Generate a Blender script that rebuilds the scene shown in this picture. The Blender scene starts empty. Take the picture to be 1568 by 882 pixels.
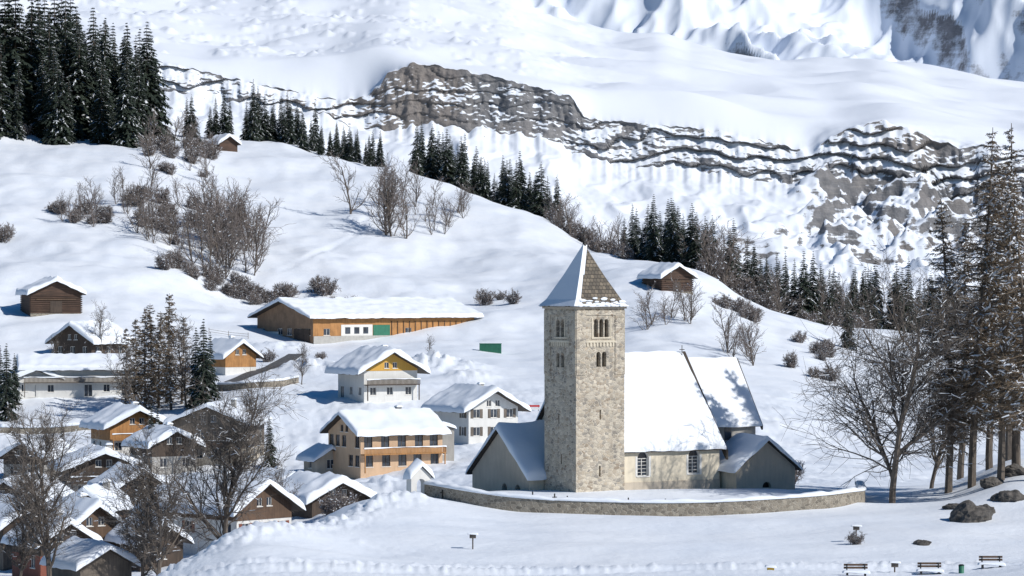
import bpy, math, random, numpy as np
from mathutils import Vector, Matrix
from mathutils.geometry import tessellate_polygon
random.seed(7); rng=np.random.default_rng(7)
SC=bpy.context.scene
# survey constants: bearing scale of the valley (units per radian), eye level is z=0
F=4667.0; CX=784.0; CY=441.0
def X(b,d): return (b-CX)/F*d
def Z(e,d): return (CY-e)/F*d

# ---------------------------------------------------------------- materials
MATS={}
def nt(name):
    m=bpy.data.materials.new(name); m.use_nodes=True; n=m.node_tree; n.nodes.clear()
    o=n.nodes.new('ShaderNodeOutputMaterial'); p=n.nodes.new('ShaderNodeBsdfPrincipled')
    n.links.new(p.outputs[0],o.inputs[0]); MATS[name]=m
    return m,n,p
def N(n,t,**k):
    x=n.nodes.new(t)
    for a,b in k.items():
        if a.startswith('i_'): x.inputs[a[2:].replace('_',' ')].default_value=b
        else: setattr(x,a,b)
    return x
def ramp(n,fac,stops):
    r=n.nodes.new('ShaderNodeValToRGB'); n.links.new(fac,r.inputs[0]); e=r.color_ramp.elements
    while len(e)<len(stops): e.new(0.5)
    for i,(p,c) in enumerate(stops):
        e[i].position=p; e[i].color=(c[0],c[1],c[2],1) if hasattr(c,'__len__') else (c,c,c,1)
    return r.outputs[0]
def coords(n,scale=(1,1,1),kind='Object',rot=(0,0,0)):
    t=n.nodes.new('ShaderNodeTexCoord'); m=n.nodes.new('ShaderNodeMapping'); m.inputs['Scale'].default_value=scale; m.inputs['Rotation'].default_value=rot
    n.links.new(t.outputs[kind],m.inputs[0]); return m.outputs[0]
def noise(n,v,s,det=5,rough=.6,dist=0):
    x=n.nodes.new('ShaderNodeTexNoise'); x.inputs['Scale'].default_value=s; x.inputs['Detail'].default_value=det
    x.inputs['Roughness'].default_value=rough; x.inputs['Distortion'].default_value=dist; n.links.new(v,x.inputs['Vector']); return x.outputs['Fac']
def bump(n,p,h,st,dist,stl=None):
    b=n.nodes.new('ShaderNodeBump'); b.inputs['Strength'].default_value=st; b.inputs['Distance'].default_value=dist
    n.links.new(h,b.inputs['Height'])
    if stl is not None: n.links.new(stl,b.inputs['Strength'])
    prev=p.inputs['Normal'].links
    if prev: n.links.new(prev[0].from_socket,b.inputs['Normal'])
    n.links.new(b.outputs[0],p.inputs['Normal'])
def math_(n,op,a,b=None,c=None):
    x=n.nodes.new('ShaderNodeMath'); x.operation=op
    for i,v in enumerate((a,b,c)):
        if v is None: continue
        if isinstance(v,(int,float)): x.inputs[i].default_value=v
        else: n.links.new(v,x.inputs[i])
    return x.outputs[0]
def mixc(n,f,a,b,mode='MIX'):
    x=n.nodes.new('ShaderNodeMix'); x.data_type='RGBA'; x.blend_type=mode
    for s,v in ((x.inputs[0],f),(x.inputs[6],a),(x.inputs[7],b)):
        if isinstance(v,(int,float)): s.default_value=v
        elif isinstance(v,tuple): s.default_value=(*v,1)
        else: n.links.new(v,s)
    return x.outputs[2]
def plain(name,c1,c2,scale=3,rough=.8,bs=.2,bd=.02,st=(1,1,1),metal=0):
    m,n,p=nt(name); v=coords(n,st); f=noise(n,v,scale)
    n.links.new(ramp(n,f,[(.3,c1),(.7,c2)]),p.inputs['Base Color']); p.inputs['Roughness'].default_value=rough
    p.inputs['Metallic'].default_value=metal
    if bs: bump(n,p,f,bs,bd)
    return m
SNOW=(.79,.835,.90)
def snowmat(name,big=.5,fine=.25,bd=1.0):
    m,n,p=nt(name); v=coords(n)
    f1=noise(n,v,.12,5,.55); f2=noise(n,v,2.2,6,.65)
    n.links.new(ramp(n,f1,[(.3,(.78,.83,.905)),(.7,(.85,.885,.935))]),p.inputs['Base Color'])
    p.inputs['Roughness'].default_value=.55; p.inputs['Specular IOR Level'].default_value=.25
    bump(n,p,f1,big,bd); bump(n,p,f2,fine,.08)
    return m
snowmat('snow_ground_mat',.45,.45); snowmat('roof_snow',.12,.3)
plain('branch_snow',(.78,.82,.88),(.86,.88,.92),2,.6,0)
def masonry(name,cols,mortar,sc=3.0,bd=.05,st=(1,1,1.5),dark=.55):
    m,n,p=nt(name); v=coords(n,st)
    nz=n.nodes.new('ShaderNodeTexNoise'); nz.inputs['Scale'].default_value=2.5; n.links.new(v,nz.inputs['Vector'])
    mx=n.nodes.new('ShaderNodeVectorMath'); mx.operation='MULTIPLY_ADD'; n.links.new(nz.outputs['Color'],mx.inputs[0]); mx.inputs[1].default_value=(.25,.25,.25); n.links.new(v,mx.inputs[2])
    a=N(n,'ShaderNodeTexVoronoi',i_Scale=sc); n.links.new(mx.outputs[0],a.inputs['Vector'])
    e=N(n,'ShaderNodeTexVoronoi',feature='DISTANCE_TO_EDGE',i_Scale=sc); n.links.new(mx.outputs[0],e.inputs['Vector'])
    sep=n.nodes.new('ShaderNodeSeparateColor'); n.links.new(a.outputs['Color'],sep.inputs[0])
    c=ramp(n,sep.outputs[0],[(i/(len(cols)-1),q) for i,q in enumerate(cols)])
    big=noise(n,v,.45,5,.7); c=mixc(n,dark,c,ramp(n,big,[(.3,.35),(.7,.95)]),'MULTIPLY')
    big2=noise(n,coords(n,(1.6,1.6,.35)),.9,5,.75); c=mixc(n,.45,c,ramp(n,big2,[(.35,.45),(.6,1)]),'MULTIPLY')
    f=ramp(n,e.outputs['Distance'],[(.02,0),(.09,1)])
    c=mixc(n,f,mortar,c); n.links.new(c,p.inputs['Base Color']); p.inputs['Roughness'].default_value=.9
    bump(n,p,f,.7,bd)
masonry('tower_stone',[(.40,.32,.24),(.64,.56,.44),(.76,.68,.55),(.34,.31,.27),(.68,.57,.43)],(.64,.57,.47),2.7,.06,dark=.55)
masonry('wall_stone',[(.26,.22,.17),(.40,.35,.28),(.2,.175,.14),(.46,.41,.33)],(.38,.34,.28),2.8)
def plaster(name,c,dirt=.25):
    m,n,p=nt(name); v=coords(n); f=noise(n,v,.6,6,.65); g=noise(n,coords(n,(2,2,.25)),1.5,5,.7)
    d=tuple(x*(1-dirt) for x in c)
    col=mixc(n,.5,ramp(n,f,[(.3,d),(.65,c)]),ramp(n,g,[(.3,d),(.6,c)]))
    n.links.new(col,p.inputs['Base Color']); p.inputs['Roughness'].default_value=.9; bump(n,p,noise(n,v,12),.25,.02)
plaster('plaster_cream',(.74,.66,.52),.32); plaster('plaster_white',(.72,.71,.68),.2); plaster('plaster_peach',(.62,.43,.28),.25)
plaster('plaster_grey',(.38,.365,.34),.3); plaster('plaster_beige',(.54,.47,.38),.28); plaster('plaster_ochre',(.66,.38,.08),.2)
def wood(name,c1,c2,vert=True,sc=6):
    m,n,p=nt(name); st=(1,1,.06) if vert else (.06,.06,1)
    f=noise(n,coords(n,st),sc,4,.7); f2=noise(n,coords(n),.7,4,.6)
    c=mixc(n,.6,ramp(n,f,[(.3,c1),(.7,c2)]),ramp(n,f2,[(.3,.4),(.7,1)]),'MULTIPLY')
    n.links.new(c,p.inputs['Base Color']); p.inputs['Roughness'].default_value=.75; bump(n,p,f,.6,.03)
wood('wood_dark',(.035,.025,.019),(.10,.068,.048)); wood('wood_brown',(.085,.05,.032),(.17,.105,.065)); wood('wood_orange',(.36,.17,.055),(.56,.28,.10))
wood('wood_grey',(.10,.085,.07),(.22,.18,.145)); wood('logs',(.03,.019,.013),(.13,.07,.045),False,3.5); wood('wood_tan',(.22,.14,.085),(.35,.225,.14)); wood('wood_red',(.20,.055,.035),(.30,.10,.06))
m,n,p=nt('glass'); p.inputs['Roughness'].default_value=.15
f=noise(n,coords(n),.8); n.links.new(ramp(n,f,[(.35,(.012,.016,.025)),(.7,(.06,.08,.11))]),p.inputs['Base Color'])
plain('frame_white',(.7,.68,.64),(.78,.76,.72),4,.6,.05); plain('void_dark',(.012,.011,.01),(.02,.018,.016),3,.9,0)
plain('roof_edge',(.03,.024,.019),(.08,.06,.045),5,.8,.2); plain('iron',(.03,.03,.03),(.06,.055,.05),8,.5,.1,metal=.6)
plain('concrete',(.34,.33,.31),(.45,.44,.41),2,.9,.2); plain('asphalt',(.05,.05,.052),(.13,.13,.135),1.5,.9,.2)
plain('green_paint',(.02,.13,.08),(.03,.18,.11),2,.6,.05); plain('red_paint',(.5,.03,.03),(.6,.05,.04),2,.5,.05); plain('yellow_paint',(.6,.35,.03),(.7,.45,.05),2,.5,.05)
plain('bark',(.075,.062,.052),(.16,.13,.105),5,.9,.4,.05,(1,1,.3)); plain('twig',(.095,.08,.068),(.165,.14,.12),.6,.9,0)
plain('twig_red',(.13,.112,.105),(.23,.195,.18),.15,.9,0); plain('twig_larch',(.11,.083,.06),(.20,.15,.10),.5,.9,0)
m,n,p=nt('spruce_needles'); f=noise(n,coords(n),.35,5,.7)
n.links.new(ramp(n,f,[(.3,(.010,.018,.014)),(.55,(.020,.033,.021)),(.75,(.042,.054,.033))]),p.inputs['Base Color']); p.inputs['Roughness'].default_value=.8
m,n,p=nt('spire_tiles'); v=coords(n); b=N(n,'ShaderNodeTexBrick',i_Scale=1.0); n.links.new(coords(n,(1,1,1),'Object',(math.radians(75),0,0)),b.inputs['Vector'])
b.inputs['Brick Width'].default_value=.34; b.inputs['Row Height'].default_value=.26; b.inputs['Mortar Size'].default_value=.022
b.inputs['Color1'].default_value=(.23,.19,.14,1); b.inputs['Color2'].default_value=(.10,.086,.07,1); b.inputs['Mortar'].default_value=(.03,.025,.02,1)
f=noise(n,v,1.5,5,.7); c=mixc(n,.5,b.outputs['Color'],ramp(n,f,[(.3,.5),(.7,1)]),'MULTIPLY')
sep=n.nodes.new('ShaderNodeSeparateXYZ'); n.links.new(v,sep.inputs[0])
h=math_(n,'MULTIPLY_ADD',sep.outputs['Z'],-1.0,15.55); f2=math_(n,'MULTIPLY_ADD',noise(n,v,1.3,5,.6),3.2,-1.5)
msk=math_(n,'ADD',h,f2); msk=ramp(n,msk,[(.38,0),(.5,1)])
n.links.new(mixc(n,msk,c,SNOW),p.inputs['Base Color']); p.inputs['Roughness'].default_value=.8; bump(n,p,b.outputs['Fac'],-.5,.04)
def mountain_mat(name,lo,hi,sc,snow,rockcols,nscale,a1=.7,a2=.8,attr=None):
    m,n,p=nt(name); v=coords(n)
    g=n.nodes.new('ShaderNodeNewGeometry'); s=n.nodes.new('ShaderNodeSeparateXYZ'); n.links.new(g.outputs['Normal'],s.inputs[0])
    nz=noise(n,v,nscale,8,.75); st=noise(n,coords(n,(.3,.3,2.4),rot=(0,math.radians(7),0)),nscale*1.5,8,.7,.6)
    t=math_(n,'ADD',math_(n,'MULTIPLY_ADD',nz,a1,-a1/2),s.outputs['Z']); t=math_(n,'ADD',t,math_(n,'MULTIPLY_ADD',st,a2,-a2/2))
    if attr:
        at=n.nodes.new('ShaderNodeAttribute'); at.attribute_name=attr; t=math_(n,'SUBTRACT',t,at.outputs['Fac'])
    fac=ramp(n,t,[(lo,0),(hi,1)])
    rc=ramp(n,st,[(.25,rockcols[0]),(.42,rockcols[1]),(.55,rockcols[2]),(.72,rockcols[3])])
    bl=noise(n,v,nscale*.2,3,.5); rc=mixc(n,ramp(n,bl,[(.45,0),(.6,.5)]),rc,rockcols[4],'MIX')
    rc=mixc(n,.6,rc,ramp(n,noise(n,v,nscale*4,5,.75),[(.3,.35),(.7,1.0)]),'MULTIPLY')
    n.links.new(mixc(n,fac,rc,snow),p.inputs['Base Color']); p.inputs['Roughness'].default_value=.8; p.inputs['Specular IOR Level'].default_value=.15
    rk=math_(n,'MULTIPLY_ADD',fac,-.46,.50)
    bump(n,p,nz,.45,sc,rk); bump(n,p,noise(n,v,nscale*5,5,.7),.25,sc*.3,rk)
RC=[(.15,.16,.185),(.29,.285,.29),(.21,.215,.23),(.38,.365,.35),(.28,.235,.20)]  # cliff rock greys lifted towards blue, painting slight haze into the colour
mountain_mat('cliff_mat',.48,.56,8,(.79,.835,.91),RC,.035,1.0,.95,attr='rockbias')
mountain_mat('far_mat',.26,.38,14,(.76,.82,.92),[(.19,.21,.25),(.28,.285,.31),(.23,.24,.27),(.32,.31,.32),(.26,.25,.26)],.010,.7,.35)  # distance haze is tinted into these bluer snow and rock colours
m,n,p=nt('boulder_mat'); g=n.nodes.new('ShaderNodeNewGeometry'); s=n.nodes.new('ShaderNodeSeparateXYZ'); n.links.new(g.outputs['Normal'],s.inputs[0]); v=coords(n)
nz=noise(n,v,2,6,.7); t=math_(n,'MULTIPLY_ADD',nz,.5,s.outputs['Z']); fac=ramp(n,t,[(1.0,0),(1.08,1)])
n.links.new(mixc(n,fac,ramp(n,nz,[(.3,(.03,.028,.026)),(.7,(.15,.135,.12))]),SNOW),p.inputs['Base Color']); bump(n,p,nz,.6,.15); p.inputs['Roughness'].default_value=.9

# ---------------------------------------------------------------- mesh helpers
def obj(name,me,parent=None,loc=None,rot=0,scale=None):
    o=bpy.data.objects.new(name,me); SC.collection.objects.link(o)
    if parent: o.parent=parent
    if loc is not None: o.location=loc
    if rot: o.rotation_euler=(0,0,rot)
    if scale: o.scale=(scale,)*3
    return o
def empty(name,loc,rot=0):
    o=bpy.data.objects.new(name,None); o.empty_display_size=1; SC.collection.objects.link(o); o.location=loc; o.rotation_euler=(0,0,rot); return o
def npmesh(name,V,groups,mats,smooth=False):
    me=bpy.data.meshes.new(name); V=np.asarray(V,dtype=np.float32)
    me.vertices.add(len(V)); me.vertices.foreach_set('co',V.ravel())
    li=np.concatenate([g.ravel() for g,_ in groups]).astype(np.int32)
    tot=np.concatenate([np.full(len(g),g.shape[1],dtype=np.int32) for g,_ in groups])
    mi=np.concatenate([np.full(len(g),i,dtype=np.int32) for g,i in groups])
    st=np.concatenate([[0],np.cumsum(tot)[:-1]]).astype(np.int32)
    me.loops.add(len(li)); me.loops.foreach_set('vertex_index',li)
    me.polygons.add(len(tot)); me.polygons.foreach_set('loop_start',st); me.polygons.foreach_set('loop_total',tot)
    me.polygons.foreach_set('material_index',mi); me.polygons.foreach_set('use_smooth',np.full(len(tot),smooth))
    for m in mats: me.materials.append(MATS[m])
    me.update(calc_edges=True); return me
class MB:
    def __init__(s): s.v=[];s.f=[];s.m=[];s.sm=[];s.mats=[]
    def mi(s,m):
        if m not in s.mats: s.mats.append(m)
        return s.mats.index(m)
    def add(s,vs,fs,m,smooth=False):
        o=len(s.v); s.v+=[tuple(v) for v in vs]; k=s.mi(m)
        for f in fs: s.f.append(tuple(i+o for i in f)); s.m.append(k); s.sm.append(smooth)
    def box(s,x0,y0,z0,x1,y1,z1,m):
        v=[(x0,y0,z0),(x1,y0,z0),(x1,y1,z0),(x0,y1,z0),(x0,y0,z1),(x1,y0,z1),(x1,y1,z1),(x0,y1,z1)]
        s.add(v,[(0,3,2,1),(4,5,6,7),(0,1,5,4),(1,2,6,5),(2,3,7,6),(3,0,4,7)],m)
    def obox(s,O,a,nrm,a0,a1,z0,z1,n0,n1,m):
        P=[]
        for z in (z0,z1):
            for (q,r) in ((a0,n0),(a1,n0),(a1,n1),(a0,n1)): P.append((O[0]+a[0]*q+nrm[0]*r,O[1]+a[1]*q+nrm[1]*r,O[2]+z))
        s.add(P,[(0,3,2,1),(4,5,6,7),(0,1,5,4),(1,2,6,5),(2,3,7,6),(3,0,4,7)],m)
    def slab(s,q,t,m):
        q=[Vector(p) for p in q]; b=[p-Vector((0,0,t)) for p in q]
        s.add(q+b,[(0,1,2,3),(7,6,5,4),(0,4,5,1),(1,5,6,2),(2,6,7,3),(3,7,4,0)],m)
    def cyl(s,p0,p1,r0,r1,m,n=8):
        V,Fq=tubes(np.array([[*p0,*p1,r0,r1]]),n); s.add(V.tolist(),Fq.tolist()+[tuple(range(n,2*n))],m,True)
    def wall(s,O,a,nrm,outline,openings,m):
        def P(q,n=0): return (O[0]+a[0]*q[0]+nrm[0]*n,O[1]+a[1]*q[0]+nrm[1]*n,O[2]+q[1])
        loops=[[Vector((x,y,0)) for x,y in outline]]; hs=[]
        for op in openings:
            x,z,w,h=op['a'],op['z'],op['w'],op['h']
            if op.get('arch'):
                r=w/2; pts=[(x-r,z),(x+r,z)]+[(x+r*math.cos(t),z+h-r+r*math.sin(t)) for t in [i*math.pi/8 for i in range(9)]]
            else: pts=[(x-w/2,z),(x+w/2,z),(x+w/2,z+h),(x-w/2,z+h)]
            hs.append(pts); loops.append([Vector((p[0],p[1],0)) for p in pts])
        flat=[p for l in loops for p in l]
        tris=tessellate_polygon(loops)
        s.add([P((v.x,v.y)) for v in flat],tris,m)
        for op,pts in zip(openings,hs):
            dp=op.get('dp',.18); k=len(pts)
            s.add([P(p) for p in pts]+[P(p,-dp) for p in pts],[(i,(i+1)%k,(i+1)%k+k,i+k) for i in range(k)],op.get('rev',m))
            s.add([P(p,-dp) for p in pts],[tuple(range(k))],op.get('back','glass'))
            x,z,w,h=op['a'],op['z'],op['w'],op['h']
            if op.get('frame',True):
                fm=op.get('fm','frame_white'); t=.06; e=-dp+.003; g=-dp+.07; r=h-(w/2 if op.get('arch') else 0)
                s.obox(O,a,nrm,x-w/2,x-w/2+t,z,z+r,e,g,fm); s.obox(O,a,nrm,x+w/2-t,x+w/2,z,z+r,e,g,fm)
                s.obox(O,a,nrm,x-w/2+t,x+w/2-t,z,z+t,e,g,fm); s.obox(O,a,nrm,x-w/2+t,x+w/2-t,z+r-t,z+r,e,g,fm)
                s.obox(O,a,nrm,x-t/2,x+t/2,z+t,z+r-t,e,g-.01,fm)
                for q in range(1,op.get('bars',1)): s.obox(O,a,nrm,x-w/2+t,x-t/2,z+r*q/op['bars']-.02,z+r*q/op['bars']+.02,e,g-.02,fm); s.obox(O,a,nrm,x+t/2,x+w/2-t,z+r*q/op['bars']-.02,z+r*q/op['bars']+.02,e,g-.02,fm)
                s.obox(O,a,nrm,x-w/2-.08,x+w/2+.08,z-.09,z-.004,-.02,.07,op.get('sill','frame_white'))
            if op.get('shut'):
                for q in (-1,1): s.obox(O,a,nrm,min(x+q*(w/2+.02),x+q*(w/2+.48)),max(x+q*(w/2+.02),x+q*(w/2+.48)),z-.02,z+h+.02,.004,.05,op['shut'])
    def build(s,name,parent=None,**k):
        if not s.v: return None
        me=bpy.data.meshes.new(name); me.from_pydata(s.v,[],s.f)
        for m in s.mats: me.materials.append(MATS[m])
        me.polygons.foreach_set('material_index',s.m); me.polygons.foreach_set('use_smooth',s.sm); me.update()
        return obj(name,me,parent,**k)
def tubes(S,n=3):
    S=np.asarray(S,dtype=float); p0=S[:,0:3]; p1=S[:,3:6]; d=p1-p0; d/=np.linalg.norm(d,axis=1)[:,None]+1e-9
    ref=np.where(np.abs(d[:,2:3])<.9,np.array([[0,0,1.]]),np.array([[1.,0,0]])); a=np.cross(d,ref); a/=np.linalg.norm(a,axis=1)[:,None]+1e-9; b=np.cross(d,a)
    ang=np.arange(n)*2*math.pi/n; c=np.cos(ang)[None,:,None]; s_=np.sin(ang)[None,:,None]
    ring=a[:,None,:]*c+b[:,None,:]*s_
    V=np.concatenate([p0[:,None,:]+ring*S[:,6][:,None,None],p1[:,None,:]+ring*S[:,7][:,None,None]],axis=1)
    base=(np.arange(len(S))*2*n)[:,None,None]; i=np.arange(n); j=(i+1)%n
    q=np.stack([i,j,j+n,i+n],axis=1)[None]+base
    return V.reshape(-1,3),q.reshape(-1,4)
_p=rng.permutation(512)
def pn(x,y):
    x=np.asarray(x,dtype=float); y=np.asarray(y,dtype=float); x,y=np.broadcast_arrays(x,y)
    xi=np.floor(x).astype(np.int64); yi=np.floor(y).astype(np.int64); xf=x-xi; yf=y-yi
    u=xf**3*(xf*(xf*6-15)+10); v=yf**3*(yf*(yf*6-15)+10)
    def g(ix,iy,fx,fy):
        h=_p[(_p[ix&511]+iy)&511]*(2*math.pi/512); return np.cos(h)*fx+np.sin(h)*fy
    return (g(xi,yi,xf,yf)*(1-u)+g(xi+1,yi,xf-1,yf)*u)*(1-v)+(g(xi,yi+1,xf,yf-1)*(1-u)+g(xi+1,yi+1,xf-1,yf-1)*u)*v
def fbm(x,y,o=4):
    r=0;a=1
    for i in range(o): r=r+a*pn(x*2**i+17.3*i,y*2**i-9.1*i); a*=.5
    return r
def ridged(x,y,o=4):
    r=0;a=1
    for i in range(o): r=r+a*(1-2.2*np.abs(pn(x*2**i+31.3*i,y*2**i+5.7*i))); a*=.5
    return r/1.8
def pchip(xk,yk,x):
    xk=np.asarray(xk,float); yk=np.asarray(yk,float); one=yk.ndim==1
    if one: yk=yk[:,None]
    h=np.diff(xk)[:,None]; dl=np.diff(yk,axis=0)/h; m=np.zeros_like(yk); m[0]=dl[0]; m[-1]=dl[-1]
    a=dl[:-1]; b=dl[1:]; same=a*b>0; m[1:-1]=np.where(same,2*a*b/np.where(same,a+b,1),0)
    x=np.clip(x,xk[0],xk[-1]); i=np.clip(np.searchsorted(xk,x)-1,0,len(xk)-2); t=((x-xk[i])/(xk[i+1]-xk[i]))[:,None]; H=h[i]
    r=(2*t**3-3*t**2+1)*yk[i]+(t**3-2*t**2+t)*H*m[i]+(-2*t**3+3*t**2)*yk[i+1]+(t**3-t**2)*H*m[i+1]
    return r[:,0] if one else r
def grid_faces(nr,nc):
    i=np.arange(nr-1)[:,None]*nc+np.arange(nc-1)[None,:]; i=i.ravel(); return np.stack([i,i+1,i+nc+1,i+nc],axis=1)

# ---------------------------------------------------------------- near terrain
COL={
-900:[(15,-17.),(190,980),(300,960),(400,860),(500,700),(600,520),(700,400),(800,300),(900,240),(1250,260)],
0:[(15,-17.),(150,1010),(190,960),(250,925),(300,900),(350,866),(400,800),(430,757),(460,715),(500,652),(530,603),(560,548),(600,480),(650,412),(700,350),(750,290),(800,240),(850,208),(900,197),(950,205),(1050,260),(1250,420)],
200:[(15,-17.),(150,980),(190,912),(215,905),(260,912),(300,895),(350,856),(400,795),(430,748),(460,702),(500,648),(530,605),(560,556),(600,490),(650,420),(700,358),(750,300),(800,250),(850,218),(900,205),(950,215),(1050,270),(1250,430)],
400:[(15,-17.),(150,950),(190,888),(205,835),(212,815),(222,822),(240,850),(260,862),(300,855),(350,830),(400,778),(430,740),(460,690),(500,612),(550,565),(600,522),(650,462),(700,398),(750,340),(800,285),(850,240),(890,220),(950,235),(1050,300),(1250,450)],
600:[(15,-17.),(150,950),(190,886),(210,845),(225,790),(236,765),(246,765),(262,785),(300,795),(350,775),(400,745),(430,722),(460,685),(500,610),(550,560),(600,522),(650,470),(700,412),(750,355),(800,298),(850,256),(900,270),(1000,350),(1250,480)],
800:[(15,-17.),(150,955),(190,888),(210,850),(225,808),(235,787),(242,768),(250,752),(262,745),(280,752),(300,757),(350,748),(400,722),(450,682),(500,615),(550,562),(600,528),(650,470),(700,420),(750,372),(790,338),(830,325),(900,350),(1000,420),(1250,520)],
1000:[(15,-17.),(150,955),(190,886),(210,850),(225,812),(235,790),(242,770),(250,752),(262,746),(280,748),(300,752),(350,748),(400,722),(450,672),(500,612),(550,560),(600,505),(650,440),(680,412),(710,400),(760,415),(850,460),(1000,520),(1250,560)],
1200:[(15,-17.),(150,950),(190,884),(210,848),(225,808),(235,786),(243,768),(252,755),(270,746),(300,745),(350,744),(400,728),(450,690),(500,630),(550,580),(600,540),(650,505),(700,486),(760,500),(850,530),(1000,560),(1250,580)],
1330:[(15,-17.),(150,950),(190,882),(210,846),(225,806),(238,778),(252,764),(270,750),(300,744),(350,742),(400,732),(450,705),(500,655),(550,605),(600,565),(650,535),(710,510),(760,515),(850,540),(1000,570),(1250,590)],
1440:[(15,-17.),(150,945),(190,880),(210,845),(225,805),(238,772),(252,756),(270,744),(300,740),(350,742),(400,735),(450,712),(500,670),(600,590),(700,535),(750,520),(800,525),(1000,580),(1250,600)],
1568:[(15,-17.),(150,940),(190,872),(210,850),(222,822),(234,770),(245,728),(258,706),(275,704),(300,722),(350,738),(400,735),(500,680),(600,610),(700,550),(750,530),(850,550),(1000,590),(1250,600)],
2600:[(15,-17.),(190,800),(250,700),(400,690),(600,600),(750,560),(1000,580),(1250,600)]}
Dg=np.concatenate([np.linspace(15,150,24),np.arange(151,312,.7),np.arange(312,620,1.3),np.arange(621,760,2),np.arange(762,1250,5)])
Pg=np.concatenate([np.arange(-3200,-130,60),np.arange(-120,1700,3.0),np.arange(1720,4800,60)])
keys=sorted(COL); tab=[]
for k in keys:
    c=COL[k]; d=[q[0] for q in c]; z=[q[1] if i==0 else Z(q[1],q[0]) for i,q in enumerate(c)]
    tab.append(pchip(d,z,Dg))
ZG=pchip(keys,np.array(tab),Pg)            # (ncol, nd)
def blur(A,ax,k):
    for _ in range(k):
        a=np.roll(A,1,ax); b=np.roll(A,-1,ax); B=(A*2+a+b)/4
        i0=[slice(None)]*2; i0[ax]=0; i1=[slice(None)]*2; i1[ax]=-1; B[tuple(i0)]=A[tuple(i0)]; B[tuple(i1)]=A[tuple(i1)]; A=B
    return A
ZG=blur(blur(ZG,1,4),0,14)
XG=(Pg[:,None]-CX)/F*Dg[None,:]; YG=np.broadcast_to(Dg[None,:],XG.shape)
far=np.clip((YG-290)/150,0,1); near=1-far
vill=np.clip((YG-300)/40,0,1)*np.clip((540-YG)/40,0,1)*np.clip((120-(XG+20))/60,0,1)
hillm=np.clip((YG-540)/80,0,1)
n1=fbm(XG/38,YG/55,2); n2=fbm(XG/9,YG/13,2); n3=fbm(XG/3.1,YG/4.2,3); n4=ridged(XG/36+YG/70,YG/45,2)
ZG=ZG+hillm*(2.6*n1+.42*n2+.9*np.maximum(n4-.3,0))+near*(.5*fbm(XG/22,YG/10,2)+.08*n2+.025*n3)+vill*(.7*n2+.45*np.abs(n3))+.3*far*(1-vill)*n2
ZG=ZG+hillm*(.45*np.sin(ZG*.75+4*pn(XG/40,YG/60))*np.clip(.3+2*pn(XG/70+5,YG/80),0,1))
def seg_dist(pts):
    D=np.full(XG.shape,1e9)
    for (b0,d0),(b1,d1) in zip(pts[:-1],pts[1:]):
        x0,y0,x1,y1=X(b0,d0),d0,X(b1,d1),d1; L=(x1-x0)**2+(y1-y0)**2
        t=np.clip(((XG-x0)*(x1-x0)+(YG-y0)*(y1-y0))/L,0,1); D=np.minimum(D,np.hypot(XG-x0-t*(x1-x0),YG-y0-t*(y1-y0)))
    return D
def groove(pts,w,dep,rim=.4,clod=0):
    global ZG
    D=seg_dist(pts); ZG=ZG-dep*np.exp(-(D/w)**2)+dep*rim*np.exp(-((D-1.9*w)/(w*.8))**2)
    if clod: ZG=ZG+clod*np.exp(-((D-1.9*w)/(w*1.3))**2)*np.abs(fbm(XG/.8,YG/1.2,3))
groove([(470,640),(520,648),(560,655),(600,665),(640,672),(680,668)],.8,.3); groove([(380,610),(430,616),(480,625),(520,640),(560,655)],.8,.3)
groove([(0,655),(60,650),(180,655),(260,648),(330,640)],1.1,.35); groove([(760,640),(830,650),(900,655),(1010,640)],.8,.25)
groove([(430,690),(470,702),(500,720),(540,738),(590,790)],.8,.22)
groove([(100,198),(500,197),(900,197.5),(1300,198),(1700,200)],.55,.22,.9,.3)
groove([(560,214),(700,206),(850,203),(1100,200.5),(1500,202.5)],.35,.10,.6,.08)
groove([(250,193.8),(800,194.3),(1700,195)],.8,.15,.6,.15)
D=seg_dist([(618,237),(560,231),(500,222),(400,213.5),(320,207),(260,203)]); ZG=ZG+np.exp(-(D/2.2)**2)*(.3+.8*np.abs(fbm(XG/1.6,YG/2.0,4)))
ROAD=[(300,512),(345,528),(395,545),(440,562),(455,572)]
def pile(b,d,rx,ry,h):
    global ZG
    x=X(b,d); e=np.exp(-(((XG-x)/rx)**2+((YG-d)/ry)**2)**1.5); ZG=ZG+e*h*(.8+.7*fbm(XG/2.2,YG/2.2,3))
for q in [(470,548,5,8,1.9),(500,540,4,5,1.3),(690,545,7,8,1.7),(720,530,5,6,1.4),(650,548,5,8,1.4),(430,585,6,6,1.2),(350,470,5,4,1.2),(500,250,4,8,.6),(440,300,8,10,1.6),(520,330,8,8,1.6),(560,395,7,6,1.3),(470,415,6,8,1.4)]: pile(*q)
def H(x,y):
    p=CX+x/y*F; j=int(np.clip(np.searchsorted(Dg,y)-1,0,len(Dg)-2)); i=int(np.clip(np.searchsorted(Pg,p)-1,0,len(Pg)-2))
    t=min(max((p-Pg[i])/(Pg[i+1]-Pg[i]),0),1); u=min(max((y-Dg[j])/(Dg[j+1]-Dg[j]),0),1)
    return float((ZG[i,j]*(1-u)+ZG[i,j+1]*u)*(1-t)+(ZG[i+1,j]*(1-u)+ZG[i+1,j+1]*u)*t)
V=np.stack([XG,YG,ZG],axis=2).reshape(-1,3)
obj('snow_ground',npmesh('snow_ground',V,[(grid_faces(len(Pg),len(Dg))[:,::-1],0)],['snow_ground_mat'],True))

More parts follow.
